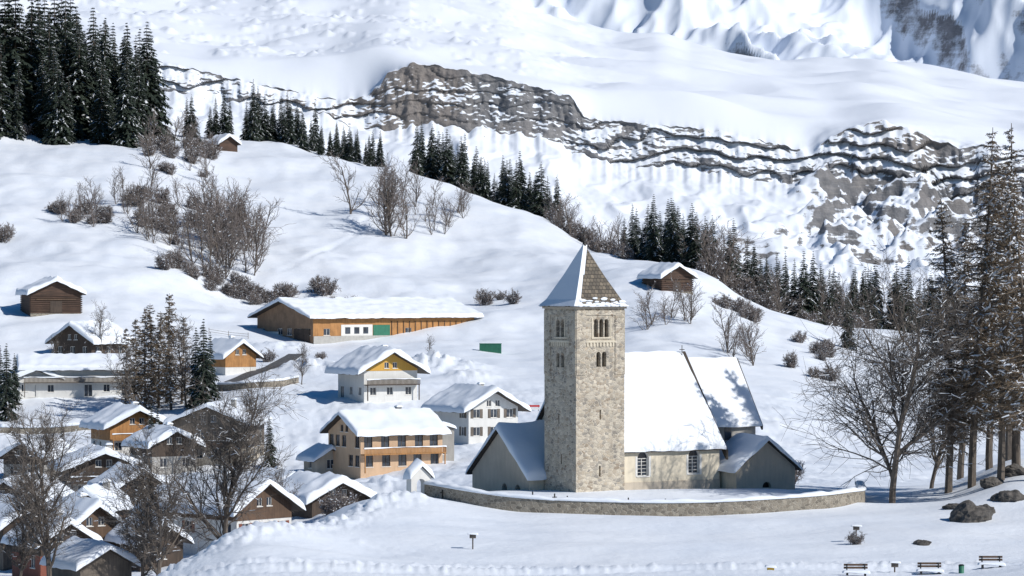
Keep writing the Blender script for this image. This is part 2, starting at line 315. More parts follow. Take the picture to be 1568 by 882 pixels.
# ---------------------------------------------------------------- middle mountain with cliff band
Pm=np.arange(-400,2000,2.6)
mp=[-300,0,230,400,520,565,600,640,740,830,878,895,1000,1100,1200,1240,1270,1350,1450,1568,2000]
top=[60,70,90,130,154,148,106,96,113,135,150,182,190,200,222,236,212,192,218,242,252]
bas=[115,125,138,158,182,198,198,192,196,214,232,240,256,270,282,284,294,302,318,335,340]
upp=[50,60,80,104,98,86,82,88,106,122,134,138,152,160,172,178,182,178,196,218,238]
def sm(y,k): return blur(np.interp(Pm,mp,y)[:,None],0,k)[:,0]
U=sm(upp,120); T0=sm(top,60); T=sm(top,6)+6*fbm(Pm/20,Pm*0+3,3); B=sm(bas,30)+11*fbm(Pm/26,Pm*0+9,4); Bs=sm(bas,300)+32
T=np.maximum(T,U+1.5); B=np.maximum(B,T+8)
cr=pchip([-300,0,600,760,850,950,1000,1060,1150,1340,1450,1568,2000],[-70,-70,-50,-12,34,55,52,74,92,100,114,133,165],Pm)
def zz(e,d): return (CY-e)/F*d
L=[(np.full_like(Pm,640.),1350),(np.full_like(Pm,480.),2080),(Bs,2440),(B,2500),(T,2515),(U,2590),(U*.5+cr*.5,3050),(cr,3600),(cr+90,4000)]
rows=[12,130,34,100,40,60,60,8]; PX=[];DY=[];ZZ=[];SEG=[];VV=[]
for k in range(8):
    e0,d0=L[k]; e1,d1=L[k+1]; z0=zz(e0,d0); z1=zz(e1,d1)
    for r in range(rows[k]+(1 if k==7 else 0)):
        t=r/rows[k]; PX.append(Pm); DY.append(np.full_like(Pm,d0+(d1-d0)*t))
        if k==4: zs=zz(T0,d0); ts=t*t*(3-2*t)*.5+t*.5; z=zs+(z1-zs)*ts+(z0-zs)*(1-t)**7
        elif k==1: z=z0+(z1-z0)*t**1.2
        else: z=z0+(z1-z0)*t
        ZZ.append(z); SEG.append(np.full_like(Pm,k)); VV.append(np.full_like(Pm,t))
PX=np.array(PX);DY=np.array(DY);ZZ=np.array(ZZ);SEG=np.array(SEG);VV=np.array(VV)
XX=(PX-CX)/F*DY
ampA=np.select([SEG==1,SEG==2,SEG==3],[VV**1.1,1-.4*VV,.6*(1-VV)],0)
wx=XX+18*fbm(XX/50,DY/50,3)
ZZ=ZZ+ampA*(15*ridged(wx/66,DY/190+1.7,2)+3*ridged(wx/24+3,DY/70,2)-10+.8*fbm(XX/9,DY/11,2))
crag=np.clip((PX-1205)/60,0,1)*np.clip((1600-PX)/120+.5,0,1); crag2=np.clip((PX-960)/200,0,1)*np.clip((1250-PX)/50,0,1)
ampC=np.select([SEG==1,SEG==2,SEG==3,SEG==4],[np.clip(VV*1.8-.2,0,1),1+0*VV,1-.8*VV,.2*(1-VV)**2],0)
cx_=XX+25*fbm(XX/70+9,DY/70,2)
R1=ridged(cx_/120+4.3,DY/95,4)
ZZ=ZZ+crag*ampC*(54*R1-36+15*ridged(XX/30,DY/34,3))
am2=crag2*np.select([SEG==1,SEG==2],[np.sin(np.clip(VV,0,1)*math.pi)**.7,0*VV],0)
ZZ=ZZ+am2*(28*ridged(cx_/80+1.3,DY/75,3)-9)
cl=(SEG==3); ck=np.where(cl,np.clip(np.sin(VV*math.pi),0,1)**.4,0)
strat=ZZ/15+1.4*pn(XX/90,ZZ/40)+.6*pn(XX/20,ZZ/20); fr=strat-np.floor(strat)
lowc=np.clip((PX-880)/60,0,1)
leftc=np.clip((590-PX)/50,0,1)
DY=DY+ck*(9*fbm(XX/26,ZZ/90,4)+4*ridged(XX/9,ZZ/36,3)-2+(2+7*lowc+5*leftc)*(fr**2-.4)+1.6*fbm(XX/3.5,ZZ/3.5,2))
pw=np.select([SEG==4,SEG>=5],[VV*VV,1+0*VV],0)
ZZ=ZZ+pw*(12*fbm(XX/130,DY/190,2)+7*ridged(XX/230+DY/500,DY/190,2)+.35*fbm(XX/22,DY/26,2))
ZZ=ZZ+np.where(SEG>=5,1,0)*12*np.maximum(ridged(XX/80+7,DY/45,3)-.74,0)*np.clip((1000-PX)/300,0,1)*2
bias=crag*np.select([SEG==1,SEG==2,SEG==3],[np.clip(VV*1.6-.45,0,1),1+0*VV,.3*(1-VV)],0)*.12+am2*.14+np.select([SEG==3,SEG==4],[.03-.05*lowc,.04*(1-VV)**10],0)+.02*ampA
V=np.stack([XX,DY,ZZ],axis=2); nr,nc=PX.shape
me=npmesh('mountain',V.reshape(-1,3),[(grid_faces(nr,nc),0)],['cliff_mat'],True)
at=me.attributes.new('rockbias','FLOAT','POINT'); at.data.foreach_set('value',bias.ravel().astype(np.float32)); obj('mountain',me)
# far mountain
Pf=np.arange(-600,2300,4.0); Df=np.concatenate([np.linspace(4300,4750,20),np.linspace(4756,6000,260),np.linspace(6020,7500,30)])
PF,DF=np.meshgrid(Pf,Df); XF=(PF-CX)/F*DF
base=Z(290,4750)+np.where(DF<4750,(DF-4750)*.25,np.minimum((DF-4750)*.62,600+(DF-5700)*.15))
am=np.clip((DF-4500)/400,.1,1); wxf=XF+90*fbm(XF/300,DF/300,3)+.55*DF
ZF=base+am*(220*ridged(wxf/430+.3,DF/1100+2.2,3)+60*ridged((XF-.4*DF)/170,DF/210,3)+6*fbm((XF-.2*DF)/50,DF/70,3)-145)
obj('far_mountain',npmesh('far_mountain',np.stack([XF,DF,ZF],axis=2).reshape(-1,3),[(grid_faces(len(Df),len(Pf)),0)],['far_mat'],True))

# ---------------------------------------------------------------- roofs, snow, houses
def snow_slab(mb,q,t,free=(1,1,1,1),off=(0,0),mat='roof_snow'):
    q=[Vector(p) for p in q]; Lu=(q[1]-q[0]).length; Lv=(q[3]-q[0]).length; ov=.10
    eu=(q[1]-q[0]).normalized(); ev=(q[3]-q[0]).normalized()
    if free[0]: q[0]-=ev*ov; q[1]-=ev*ov
    if free[3]: q[0]-=eu*ov; q[3]-=eu*ov
    if free[1]: q[1]+=eu*ov; q[2]+=eu*ov
    def par(L,a,b):
        n=max(3,int(L/.6)); s=list(np.linspace(0,1,n))
        if a: s+= [0.001,.05/L,.14/L,.3/L]
        if b: s+= [.999,1-.05/L,1-.14/L,1-.3/L]
        return sorted(set(round(min(max(x,0),1),5) for x in s))
    U=par(Lu,free[3],free[1]); W=par(Lv,free[0],free[2]); vs=[]; k=.32
    for w in W:
        for u in U:
            p=(q[0]*(1-u)+q[1]*u)*(1-w)+(q[3]*(1-u)+q[2]*u)*w
            e=1.
            for fl,dd in ((free[0],w*Lv),(free[2],(1-w)*Lv),(free[3],u*Lu),(free[1],(1-u)*Lu)):
                if fl: x=1-min(dd/k,1); e*=math.sqrt(max(1-x*x,0))
            nz=float(fbm((p.x+off[0])/1.7,(p.y+off[1])/1.7,2)); 
            vs.append((p.x,p.y,p.z+.02+e*t*(1+.6*nz)-(.1+.15*nz if e<.01 else 0)))
    nu=len(U); fs=[(j*nu+i,j*nu+i+1,(j+1)*nu+i+1,(j+1)*nu+i) for j in range(len(W)-1) for i in range(nu-1)]
    mb.add(vs,fs,mat,True)
def gable_roof(rb,sb,x0,x1,y0,y1,ze,zr,axis,oe=.5,og=.5,th=.16,snow=.4,edge='roof_edge',off=(0,0)):
    sw=(lambda a,b,c:(a,b,c)) if axis=='y' else (lambda a,b,c:(b,a,c))
    if axis=='x': x0,x1,y0,y1=y0,y1,x0,x1
    xm=(x0+x1)/2; sl=(zr-ze)/(xm-x0); zl=ze-oe*sl
    up=th+.01
    for s in (-1,1):
        xe=x0-oe if s<0 else x1+oe
        q=[(xe,y0-og,zl+up),(xe,y1+og,zl+up),(xm,y1+og,zr+up),(xm,y0-og,zr+up)]
        q=[sw(*p) for p in q]
        rb.slab(q,th,edge)
        if snow: snow_slab(sb,q,snow,(1,1,0,1),off)
def house(name,b,d,w,l,hw,hr,yaw,wall='plaster_white',upper=None,split=2.7,axis='y',snow=.45,floors=2,balc=(),ncol=None,shut=None,oe=.8,og=.9,dz=0,bcol='wood_brown',chim=True,winw=1.1,winh=1.3,found=3.5,gw=True,frame='frame_white',edge='roof_edge',side=None):
    x=X(b,d); yr=math.radians(yaw); z=H(x+math.sin(yr)*l*.45,d-math.cos(yr)*l*.45)+dz
    E=empty(name,(x,d,z),yr); W=MB(); R=MB(); S=MB(); BC=MB(); x0,x1,y0,y1=-w/2,w/2,-l/2,l/2
    rnd=random.Random(len(name)*13+int(b))
    def wl(O,a,nrm,Lw,gable,wall=wall,upper=upper):
        ht=hw; n=ncol or max(1,int(Lw/2.7))
        if not gable and side: wall=side
        def ops(zlo,zhi):
            o=[]
            for f_ in range(floors):
                zc=.95+f_*2.65
                if zc<zlo or zc+winh>zhi-.12: continue
                for i in range(n):
                    a_=Lw*(i+.5)/n+rnd.uniform(-.15,.15)
                    if rnd.random()<.12: continue
                    big=rnd.random()<.18 and winh<1.6 and zc-.8>zlo
                    o.append(dict(a=a_,z=zc-(.8 if big else 0),w=winw*(1.25 if big else 1),h=winh+(.8 if big else 0),dp=.16,fm=frame,shut=shut if not big else None))
            return o
        if not gable:
            if upper and split<ht:
                W.wall(O,a,nrm,[(0,-found),(Lw,-found),(Lw,split),(0,split)],ops(0,split),wall)
                O2=(O[0]+nrm[0]*.03,O[1]+nrm[1]*.03,O[2]); W.wall(O2,a,nrm,[(0,split),(Lw,split),(Lw,ht),(0,ht)],ops(split-.2,ht),upper)
                W.obox(O,a,nrm,0,Lw,split-.1,split+.02,-.02,.05,upper)
            else: W.wall(O,a,nrm,[(0,-found),(Lw,-found),(Lw,ht),(0,ht)],ops(0,ht),wall)
        else:
            go=[]
            if hr>1.7 and gw: go=[dict(a=Lw/2-.75,z=ht+.1,w=.8,h=.95,dp=.16,fm=frame),dict(a=Lw/2+.75,z=ht+.1,w=.8,h=.95,dp=.16,fm=frame)]
            if upper:
                W.wall(O,a,nrm,[(0,-found),(Lw,-found),(Lw,split),(0,split)],ops(0,split),wall)
                O2=(O[0]+nrm[0]*.03,O[1]+nrm[1]*.03,O[2]); W.wall(O2,a,nrm,[(0,split),(Lw,split),(Lw,ht+.01),(Lw/2,ht+hr),(0,ht+.01)] if ht>split else [(0,split),(Lw,split),(Lw/2,ht+hr)],ops(split-.2,ht)+go,upper)
                W.obox(O,a,nrm,0,Lw,split-.1,split+.02,-.02,.05,upper)
            else: W.wall(O,a,nrm,[(0,-found),(Lw,-found),(Lw,ht),(Lw/2,ht+hr),(0,ht)],ops(0,ht)+go,wall)
    yg=axis=='y'
    wl((x0,y0,0),(1,0),(0,-1),w,yg); wl((x1,y1,0),(-1,0),(0,1),w,yg); wl((x0,y1,0),(0,-1),(-1,0),l,not yg); wl((x1,y0,0),(0,1),(1,0),l,not yg)
    gable_roof(R,S,x0,x1,y0,y1,hw,hw+hr,axis,oe,og,.16,snow,edge,(b,d))
    for zb in balc:
        BC.box(x0+.05,y0-1.15,zb-.14,x1-.05,y0-.03,zb,bcol); BC.box(x0+.05,y0-1.15,zb+.78,x1-.05,y0-1.05,zb+.9,bcol)
        k=int(w/.22)
        for i in range(k+1):
            xx=x0+.07+(w-.2)*i/k; BC.box(xx,y0-1.13,zb+.0,xx+.13,y0-1.08,zb+.78,bcol)
        for xx in (x0+.1,x1-.25): BC.box(xx,y0-1.14,zb-2.6,xx+.14,y0-1.0,zb-.14,bcol)
        snow_slab(S,[(x0+.05,y0-1.14,zb+.9),(x1-.05,y0-1.14,zb+.9),(x1-.05,y0-1.02,zb+.9),(x0+.05,y0-1.02,zb+.9)],.1)
    if chim:
        cx=w*.18 if yg else w*.2; cy=l*.1; zt=hw+hr+.9
        R.box(cx-.35,cy-.35,hw,cx+.35,cy+.35,zt,'plaster_grey'); R.box(cx-.42,cy-.42,zt,cx+.42,cy+.42,zt+.1,'concrete'); snow_slab(S,[(cx-.4,cy-.4,zt+.1),(cx+.4,cy-.4,zt+.1),(cx+.4,cy+.4,zt+.1),(cx-.4,cy+.4,zt+.1)],.3)
    if name=='farm_barn':
        O=(x1,y0,0);a=(0,1);nr=(1,0)
        W.obox(O,a,nr,7,15,-3,3.0,.02,.08,'plaster_white'); W.obox(O,a,nr,15.2,19.5,-2.5,2.9,.02,.10,'green_paint'); W.obox(O,a,nr,0,l,-3,.8,.11,.2,'concrete')
        for i in range(14): W.obox(O,a,nr,19.9+i*1.55,20.05+i*1.55,.8,3.6,.02,.14,'wood_brown')
        for i in range(3): W.obox(O,a,nr,8+i*2.3,9.3+i*2.3,1.2,2.5,.081,.1,'glass')
        W.obox((x0,y0,0),(1,0),(0,-1),1,7,-2.6,1.6,.03,.08,'plaster_white'); W.obox((x0,y0,0),(1,0),(0,-1),12,17,-2.2,2.2,.03,.1,'wood_dark')
    W.build('walls_and_windows',E); R.build('roof',E); S.build('roof_snow',E); BC.build('balcony',E)
    return E
# village
house('farm_barn',562,618,18,42,4.6,3.0,-48,'wood_tan',None,axis='y',snow=.55,floors=1,winw=1.6,winh=1.3,chim=False,oe=1.1,og=1.6,gw=False,dz=-.7,side='wood_orange',ncol=6)
house('chalet',578,500,9.6,10,5.2,2.6,28,'plaster_white','plaster_ochre',5.0,balc=(2.7,),snow=.8,oe=1.7,og=1.4,ncol=3,bcol='wood_dark')
house('apartment_house',590,432,13,10,5.6,2.4,30,'plaster_peach',None,axis='x',floors=2,ncol=5,balc=(2.75,),snow=.6,winw=1.3,winh=1.6,bcol='wood_orange',frame='wood_grey',dz=-.3)
house('annex',496,434,4.2,5,2.4,1.3,25,'plaster_beige',None,floors=1,snow=.5,chim=False,gw=False)
house('flat_block',668,438,3.4,6,4.6,.5,20,'plaster_grey',None,floors=2,snow=.4,chim=False,gw=False,oe=.2,og=.2)
house('white_house',728,462,8.5,11,5.2,2.3,30,'plaster_white',None,floors=2,ncol=3,snow=.7,oe=1.5,og=1.3,shut='wood_grey')
house('villa',118,532,19,9,5.0,1.7,12,'plaster_white',None,axis='x',floors=2,ncol=6,balc=(2.7,),snow=.65,bcol='wood_grey')
house('villa_annex',48,530,8,8,3.2,1.4,20,'plaster_white',None,floors=1,snow=.6,chim=False)
house('chalet',138,566,9,10,3.4,2.6,-32,'wood_dark',None,floors=1,snow=.8,oe=1.3,chim=False)
house('chalet',195,462,8.5,9,4.8,2.1,26,'plaster_white','wood_orange',2.6,balc=(2.7,),snow=.75,oe=1.4,og=1.3,bcol='wood_orange')
house('chalet',150,424,9.5,9,4.6,1.9,18,'plaster_grey','wood_dark',2.5,balc=(2.6,),snow=.7,oe=1.3,og=1.3,bcol='wood_dark')
house('chalet',335,452,11,10,6.2,2.2,-12,'plaster_beige','wood_grey',2.6,floors=2,snow=.6,oe=1.1,balc=(2.7,))
house('chalet',250,446,7,8,4.2,1.8,30,'plaster_grey','wood_dark',2.6,snow=.7,oe=1)
house('chalet',350,548,6.5,8,3.2,2.2,38,'plaster_white','wood_orange',1.2,floors=1,snow=.6,oe=1)
house('chalet',38,392,7.5,9,4.2,2.0,-20,'plaster_grey','wood_dark',2.6,snow=.7)
house('chalet',148,372,5.6,7,4.4,1.9,-14,'plaster_white','wood_brown',2.6,snow=.6)
house('chalet',345,350,8.5,13,4.0,2.5,48,'plaster_white','wood_brown',2.7,snow=.7,shut='wood_red',oe=1.3)
house('chalet',280,364,6.5,8,4.0,2.0,36,'plaster_white','wood_dark',2.6,snow=.6,shut='wood_red')
house('chalet',25,345,6.5,8,4.8,2.2,32,'wood_grey','wood_dark',2.6,snow=.65)
house('chalet',118,338,6.2,8,4.6,2.2,38,'wood_dark','wood_brown',2.4,snow=.65,oe=1)
house('chalet',80,322,6,7,3.6,1.9,34,'wood_red','wood_dark',2.4,snow=.65)
house('chalet',228,332,5,7,3.0,1.7,30,'wood_dark',None,snow=.6,floors=1,chim=False)
house('chalet',140,303,5.5,7,2.2,1.5,32,'wood_grey',None,snow=.6,floors=1,chim=False)
house('chalet',490,372,7.5,9,1.4,1.8,34,'wood_dark',None,snow=.9,floors=1,chim=False,oe=1.3)
house('chalet',200,404,7,8,4.0,2,28,'plaster_beige','wood_dark',2.6,snow=.7)
house('chalet',60,446,7,8,3.5,1.8,-25,'plaster_grey','wood_dark',2.6,snow=.7)
house('chalet',420,396,6.5,8,2.2,1.8,35,'plaster_white','wood_dark',2.0,snow=.8,floors=1)
house('mountain_hut',342,858,5.5,7,2.2,1.8,30,'logs',None,floors=1,snow=.8,chim=False,gw=False)
def log_barn(b,d,w,l,hw,hr,yaw):
    E=house('log_barn',b,d,w,l,hw,hr,yaw,'logs',None,floors=0,snow=.75,chim=False,gw=False,oe=.9,og=.9); M=MB()
    x0,y0=-w/2,-l/2
    for i in range(int(hw/.42)):
        z=.1+i*.42
        for (O,a,nr,L) in (((x0,y0,0),(1,0),(0,-1),w),((w/2,y0,0),(0,1),(1,0),l),((x0,l/2,0),(0,-1),(-1,0),l)):
            M.obox(O,a,nr,-.25,L+.25,z,z+.28,.01+.004*(i%2),.13,'logs')
    M.obox((x0,y0,0),(1,0),(0,-1),w*.38,w*.62,.1,hw*.62,.14,.18,'wood_dark')
    M.obox((x0,y0,0),(1,0),(0,-1),w*.1,w*.9,hw*.66,hw*.72,.14,.3,'wood_brown')
    M.obox((x0,y0,0),(1,0),(0,-1),-.1,w+.1,-2.5,0.0,-.3,.1,'wall_stone')
    M.build('log_courses',E)
log_barn(78,604,10,8.5,4.0,2.3,22); log_barn(1022,648,7.6,7.5,3.2,2.1,30)

# ---------------------------------------------------------------- church
z0=Z(748,250); CH=empty('church',(X(882,250),250,z0),math.radians(32))
W=MB(); s=4.8; h=14.9
def ow(a,z,w_,h_,**k): return dict(a=a,z=z,w=w_,h=h_,arch=True,dp=.45,back='void_dark',frame=False,**k)
fr_=[ow(1.98,12.4,.4,1.5),ow(2.5,12.4,.4,1.5),ow(3.02,12.4,.4,1.5),ow(2.22,9.95,.42,1.25),ow(2.78,9.95,.42,1.25),
     dict(a=2.35,z=.9,w=.16,h=.9,dp=.3,back='void_dark',frame=False),dict(a=2.4,z=5.6,w=.16,h=.8,dp=.3,back='void_dark',frame=False)]
lf_=[ow(2.05,12.4,.5,1.5),ow(2.75,12.4,.5,1.5),ow(2.05,9.9,.5,1.2),ow(2.75,9.9,.5,1.2),dict(a=2.2,z=5.2,w=.18,h=.8,dp=.3,back='void_dark',frame=False),dict(a=2.6,z=1.9,w=.18,h=.8,dp=.3,back='void_dark',frame=False)]
out=[(0,-2),(s,-2),(s,h),(0,h)]
W.wall((0,0,0),(1,0),(0,-1),out,fr_,'tower_stone'); W.wall((0,s,0),(0,-1),(-1,0),out,lf_,'tower_stone')
W.wall((s,0,0),(0,1),(1,0),out,lf_[:2],'tower_stone'); W.wall((s,s,0),(-1,0),(0,1),out,fr_[:3],'tower_stone')
for (O,a,nr) in (((0,0,0),(1,0),(0,-1)),((0,s,0),(0,-1),(-1,0)),((s,0,0),(0,1),(1,0))):
    W.obox(O,a,nr,.02,.95,9.3,h-.3,-.05,.06,'tower_stone'); W.obox(O,a,nr,s-.95,s-.02,9.3,h-.3,-.05,.06,'tower_stone')
    W.obox(O,a,nr,.95,s-.95,14.2,h-.3,-.05,.06,'tower_stone'); W.obox(O,a,nr,.95,s-.95,11.95,12.12,-.05,.07,'plaster_cream')
    for i in range(9): W.obox(O,a,nr,1.05+i*.32,1.19+i*.32,11.62,11.95,-.05,.06,'plaster_cream')
    for x_ in ((1.60,3.42) if nr==(0,-1) else (1.7,3.1)): W.obox(O,a,nr,x_-.05,x_+.05,12.4,13.95,-.02,.04,'plaster_cream')
    W.obox(O,a,nr,1.5,3.5,12.27,12.39,-.02,.07,'plaster_cream')
W.box(-.14,-.14,h-.16,s+.14,s+.14,h,'plaster_beige'); W.build('bell_tower',CH)
R=MB(); c=s/2
prof=[(h+.01,c+.32),(h+.55,c-.16),(h+2.6,1.18),(h+5.1,.03)]
vs=[];
for z,r in prof: vs+=[(c-r,c-r,z),(c+r,c-r,z),(c+r,c+r,z),(c-r,c+r,z)]
R.add(vs,[(i*4+j,i*4+(j+1)%4,i*4+4+(j+1)%4,i*4+4+j) for i in range(3) for j in range(4)],'spire_tiles')
R.box(c-c-.33,-.33,h+.002,s+.33,s+.33,h+.02,'roof_edge')
R.cyl((c,c,h+5),(c,c,h+5.35),.14,.16,'iron'); R.cyl((c,c,h+5.35),(c,c,h+6.5),.045,.035,'iron'); R.box(c-.28,c-.04,h+6.0,c+.28,c+.04,h+6.08,'iron')
R.build('spire',CH)
S=MB()
for i in range(3):
    (za,ra),(zb,rb_)=prof[i],prof[i+1]; g=.10
    for side in ('L','B'):
        if side=='L': q=[(c-ra-g,c+ra,za+.06),(c-ra-g,c-ra-.04,za+.06),(c-rb_-g,c-rb_-.04,zb+.06),(c-rb_-g,c+rb_,zb+.06)]
        else: q=[(c+ra,c+ra+g,za+.06),(c-ra,c+ra+g,za+.06),(c-rb_,c+rb_+g,zb+.06),(c+rb_,c+rb_+g,zb+.06)]
        S.add(q,[(0,1,2,3)],'roof_snow')
    S.add([(c-ra-g,c-ra-.04,za+.06),(c-ra+.36,c-ra-.07,za+.05),(c-rb_+.26,c-rb_-.05,zb+.03),(c-rb_-g,c-rb_-.04,zb+.06)],[(0,1,2,3)],'roof_snow')
rr=random.Random(3)
for i in range(24):
    x_=rr.uniform(-.2,s+.2); k=rr.random()**2; zz_=h+.08+k*.7; y_=c-(c+.32-(.48*min(k*.7/.55,1))-(max(k*.7-.55,0)*.35))-.02
    a_=rr.uniform(.12,.4); b_=rr.uniform(.06,.15)
    S.add([(x_+a_*math.cos(t)*rr.uniform(.7,1.2),y_-.05,zz_+b_*math.sin(t)) for t in [j*math.pi/4 for j in range(8)]]+[(x_,y_-.14,zz_)],[(j,(j+1)%8,8) for j in range(8)],'roof_snow',True)
S.build('spire_snow',CH)
W=MB(); R=MB(); S=MB()
nx0,nx1,ny0,ny1=3.6,15.0,.7,12.5; nw=ny1-ny0; ne,nrz=3.15,10.35
def cw(a,z,w_,h_): return dict(a=a,z=z,w=w_,h=h_,arch=True,dp=.3,bars=5,rev='plaster_white')
W.wall((nx0,ny0,0),(1,0),(0,-1),[(0,-2),(nx1-nx0,-2),(nx1-nx0,ne),(0,ne)],[cw(7.15-nx0,.75,1.15,2.05),cw(12.35-nx0,.80,1.15,2.05)],'plaster_cream')
g=[(0,-2),(nw,-2),(nw,ne),(nw/2,nrz),(0,ne)]
W.wall((nx1,ny0,0),(0,1),(1,0),g,[],'plaster_cream'); W.wall((nx0,ny1,0),(0,-1),(-1,0),g,[],'plaster_cream'); W.wall((nx1,ny1,0),(-1,0),(0,1),[(0,-2),(nx1-nx0,-2),(nx1-nx0,ne),(0,ne)],[],'plaster_cream')
W.obox((nx0,ny0,0),(1,0),(0,-1),1.3,nx1-nx0,-2,.25,-.02,.07,'plaster_beige')
W.obox((nx0,ny0,0),(1,0),(0,-1),1.3,nx1-nx0,ne-.28,ne-.1,-.02,.12,'plaster_beige')
for a_ in (7.15-nx0,12.35-nx0):
    for q in (-1,1): W.obox((nx0,ny0,0),(1,0),(0,-1),a_+q*.68-.1,a_+q*.68+.1,.7,2.4,-.02,.02,'plaster_white')
gable_roof(R,S,nx0,nx1,ny0,ny1,ne,nrz,'x',.35,.35,.2,.42)
for sgn in (-1,1):
    ym=(ny0+ny1)/2; q=[(nx1+.36,ym+sgn*6.3,ne-.5),(nx1+.62,ym+sgn*6.3,ne-.5),(nx1+.62,ym,nrz+.62),(nx1+.36,ym,nrz+.62)]
    R.slab(q,.75 if sgn<0 else .74,'roof_edge')
W.box(15.02,3.0,-2,20.5,9.7,5.0,'plaster_grey')
cg=[(0,4.99),(6.7,4.99),(3.35,10.0)]
W.wall((20.49,3.0,0),(0,1),(1,0),cg,[],'plaster_grey')
W.obox((15.0,3,0),(1,0),(0,-1),2.2,2.9,3.4,4.6,.004,.03,'glass')
gable_roof(R,S,15.4,20.5,3.0,9.7,5.0,10.05,'x',.35,.35,.18,.16)
q=[(20.86,6.35-3.7,4.6),(21.05,6.35-3.7,4.6),(21.05,6.35,10.3),(20.86,6.35,10.3)]; R.slab(q,.4,'roof_edge')
sx0,sx1,sy0,sy1=15.3,21.5,-1.3,3.0; se,sr=1.15,3.45
W.wall((sx0,sy0,0),(1,0),(0,-1),[(0,-2.4),(6.2,-2.4),(6.2,se),(3.1,sr),(0,se)],[dict(a=3.2,z=-.5,w=.9,h=.5,arch=True,dp=.3,back='void_dark',frame=False)],'plaster_beige')
W.wall((sx0,sy1,0),(0,-1),(-1,0),[(0,-2.4),(4.3,-2.4),(4.3,se),(0,se)],[],'plaster_cream'); W.wall((sx1,sy0,0),(0,1),(1,0),[(0,-2.4),(4.3,-2.4),(4.3,se),(0,se)],[],'plaster_beige')
gable_roof(R,S,sx0,sx1,sy0,sy1,se,sr,'y',.4,.35,.16,.34)
kx0,kx1,ky0,ky1=-1.45,5.0,4.9,14.0; ke,kr=.75,4.45
W.wall((kx0,ky1,0),(0,-1),(-1,0),[(0,-2.4),(9.1,-2.4),(9.1,ke),(4.55,kr),(0,ke)],[ow(5.2,-1.1,.8,1.1),ow(7.3,-1.1,.8,1.1)],'plaster_beige')
W.wall((kx0,ky0,0),(1,0),(0,-1),[(0,-2.4),(6.4,-2.4),(6.4,ke),(0,ke)],[],'plaster_cream')
gable_roof(R,S,kx0,kx1,ky0,ky1,ke,kr,'x',.35,.35,.16,.45)
ym=6.35
for xx in (15.1,20.6):
    R.cyl((xx,ym,10.2),(xx,ym,11.5),.04,.03,'iron'); R.box(xx-.25,ym-.03,11.1,xx+.25,ym+.03,11.16,'iron')
W.build('nave_choir_and_chapels',CH); R.build('roofs',CH); S.build('roof_snow',CH)

def ribbon_wall(name,pts,top_off,thick,mat='wall_stone',cap=.28,n=90,ztop=None):
    P=[(X(b,d),d) for b,d in pts]; tt=np.linspace(0,len(P)-1,n); k=np.arange(len(P)); xs=pchip(k,[p[0] for p in P],tt); ys=pchip(k,[p[1] for p in P],tt)
    hs=np.array([H(x,y) for x,y in zip(xs,ys)]); hs=np.convolve(np.pad(hs,6,'edge'),np.ones(13)/13,'valid')
    E=empty(name,(xs[0],ys[0],hs[0])); M=MB(); S=MB(); tx=np.gradient(xs); ty=np.gradient(ys); L=np.hypot(tx,ty); nx,ny=ty/L,-tx/L
    def loft(prof,m,mb):
        vs=[]
        for i in range(n):
            for (o,z) in prof: 
                jz=.07*math.sin(i*1.7)*math.sin(i*.41)+.05*math.sin(i*.63) if mb is S and z>top_off+.05 else 0
                vs.append((xs[i]+nx[i]*o-xs[0],ys[i]+ny[i]*o-ys[0],hs[i]+z+jz-hs[0]))
        k=len(prof); mb.add(vs,[(i*k+j,(i+1)*k+j,(i+1)*k+j+1,i*k+j+1) for i in range(n-1) for j in range(k-1)]+[tuple(range(k)),tuple((n-1)*k+j for j in range(k))],m,mb is S)
    t=thick/2
    loft([(t,-1.5),(t,top_off),(-t,top_off),(-t,-1.5)],mat,M)
    loft([(t+.05,top_off+.01),(t+.1,top_off+.1),(t,top_off+cap*.8),(t*.3,top_off+cap),(-t*.6,top_off+cap),(-t-.1,top_off+cap*.5),(-t-.1,top_off+.01)],'roof_snow',S)
    M.build('masonry',E); S.build('snow_cap',E)
ribbon_wall('churchyard_wall',[(655,243.5),(690,240),(770,237.2),(880,235.8),(1000,235.3),(1120,235.8),(1220,237.4),(1290,240.5),(1318,246),(1316,256)],.98,.6)
ribbon_wall('retaining_wall',[(335,520),(380,515),(430,517),(455,523)],1.0,.6,cap=.4,n=40)
ribbon_wall('retaining_wall',[(0,492),(90,492),(180,494)],.9,.6,cap=.5,n=40)
gx,gd=X(641,243),243.5; GE=empty('churchyard_gate',(gx,gd,H(gx,gd)-.3),math.radians(35)); M=MB(); S=MB()
def arch_wall(M,y):
    pts=[(-.95,-1.8),(.95,-1.8),(.95,1.9),(0,2.7),(-.95,1.9)]; r=.42
    hole=[(-r,-1.2),(r,-1.2)]+[(r*math.cos(t),1.3+r*math.sin(t)) for t in [i*math.pi/8 for i in range(9)]]
    lo=[[Vector((x,z,0)) for x,z in pts],[Vector((x,z,0)) for x,z in hole]]
    M.add([(v.x,y,v.y) for l in lo for v in l],tessellate_polygon(lo),'plaster_white'); return pts,hole
p1,h1=arch_wall(M,-.35); arch_wall(M,.35)
for pts in (p1,h1):
    k=len(pts); M.add([(x,-.35,z) for x,z in pts]+[(x,.35,z) for x,z in pts],[(i,(i+1)%k,(i+1)%k+k,i+k) for i in range(k)],'plaster_white')
M.build('arch',GE); gable_roof(M2:=MB(),S,-.95,.95,-.35,.35,1.9,2.7,'y',.15,.12,.08,.5); M2.build('gate_roof',GE); S.build('gate_snow',GE)

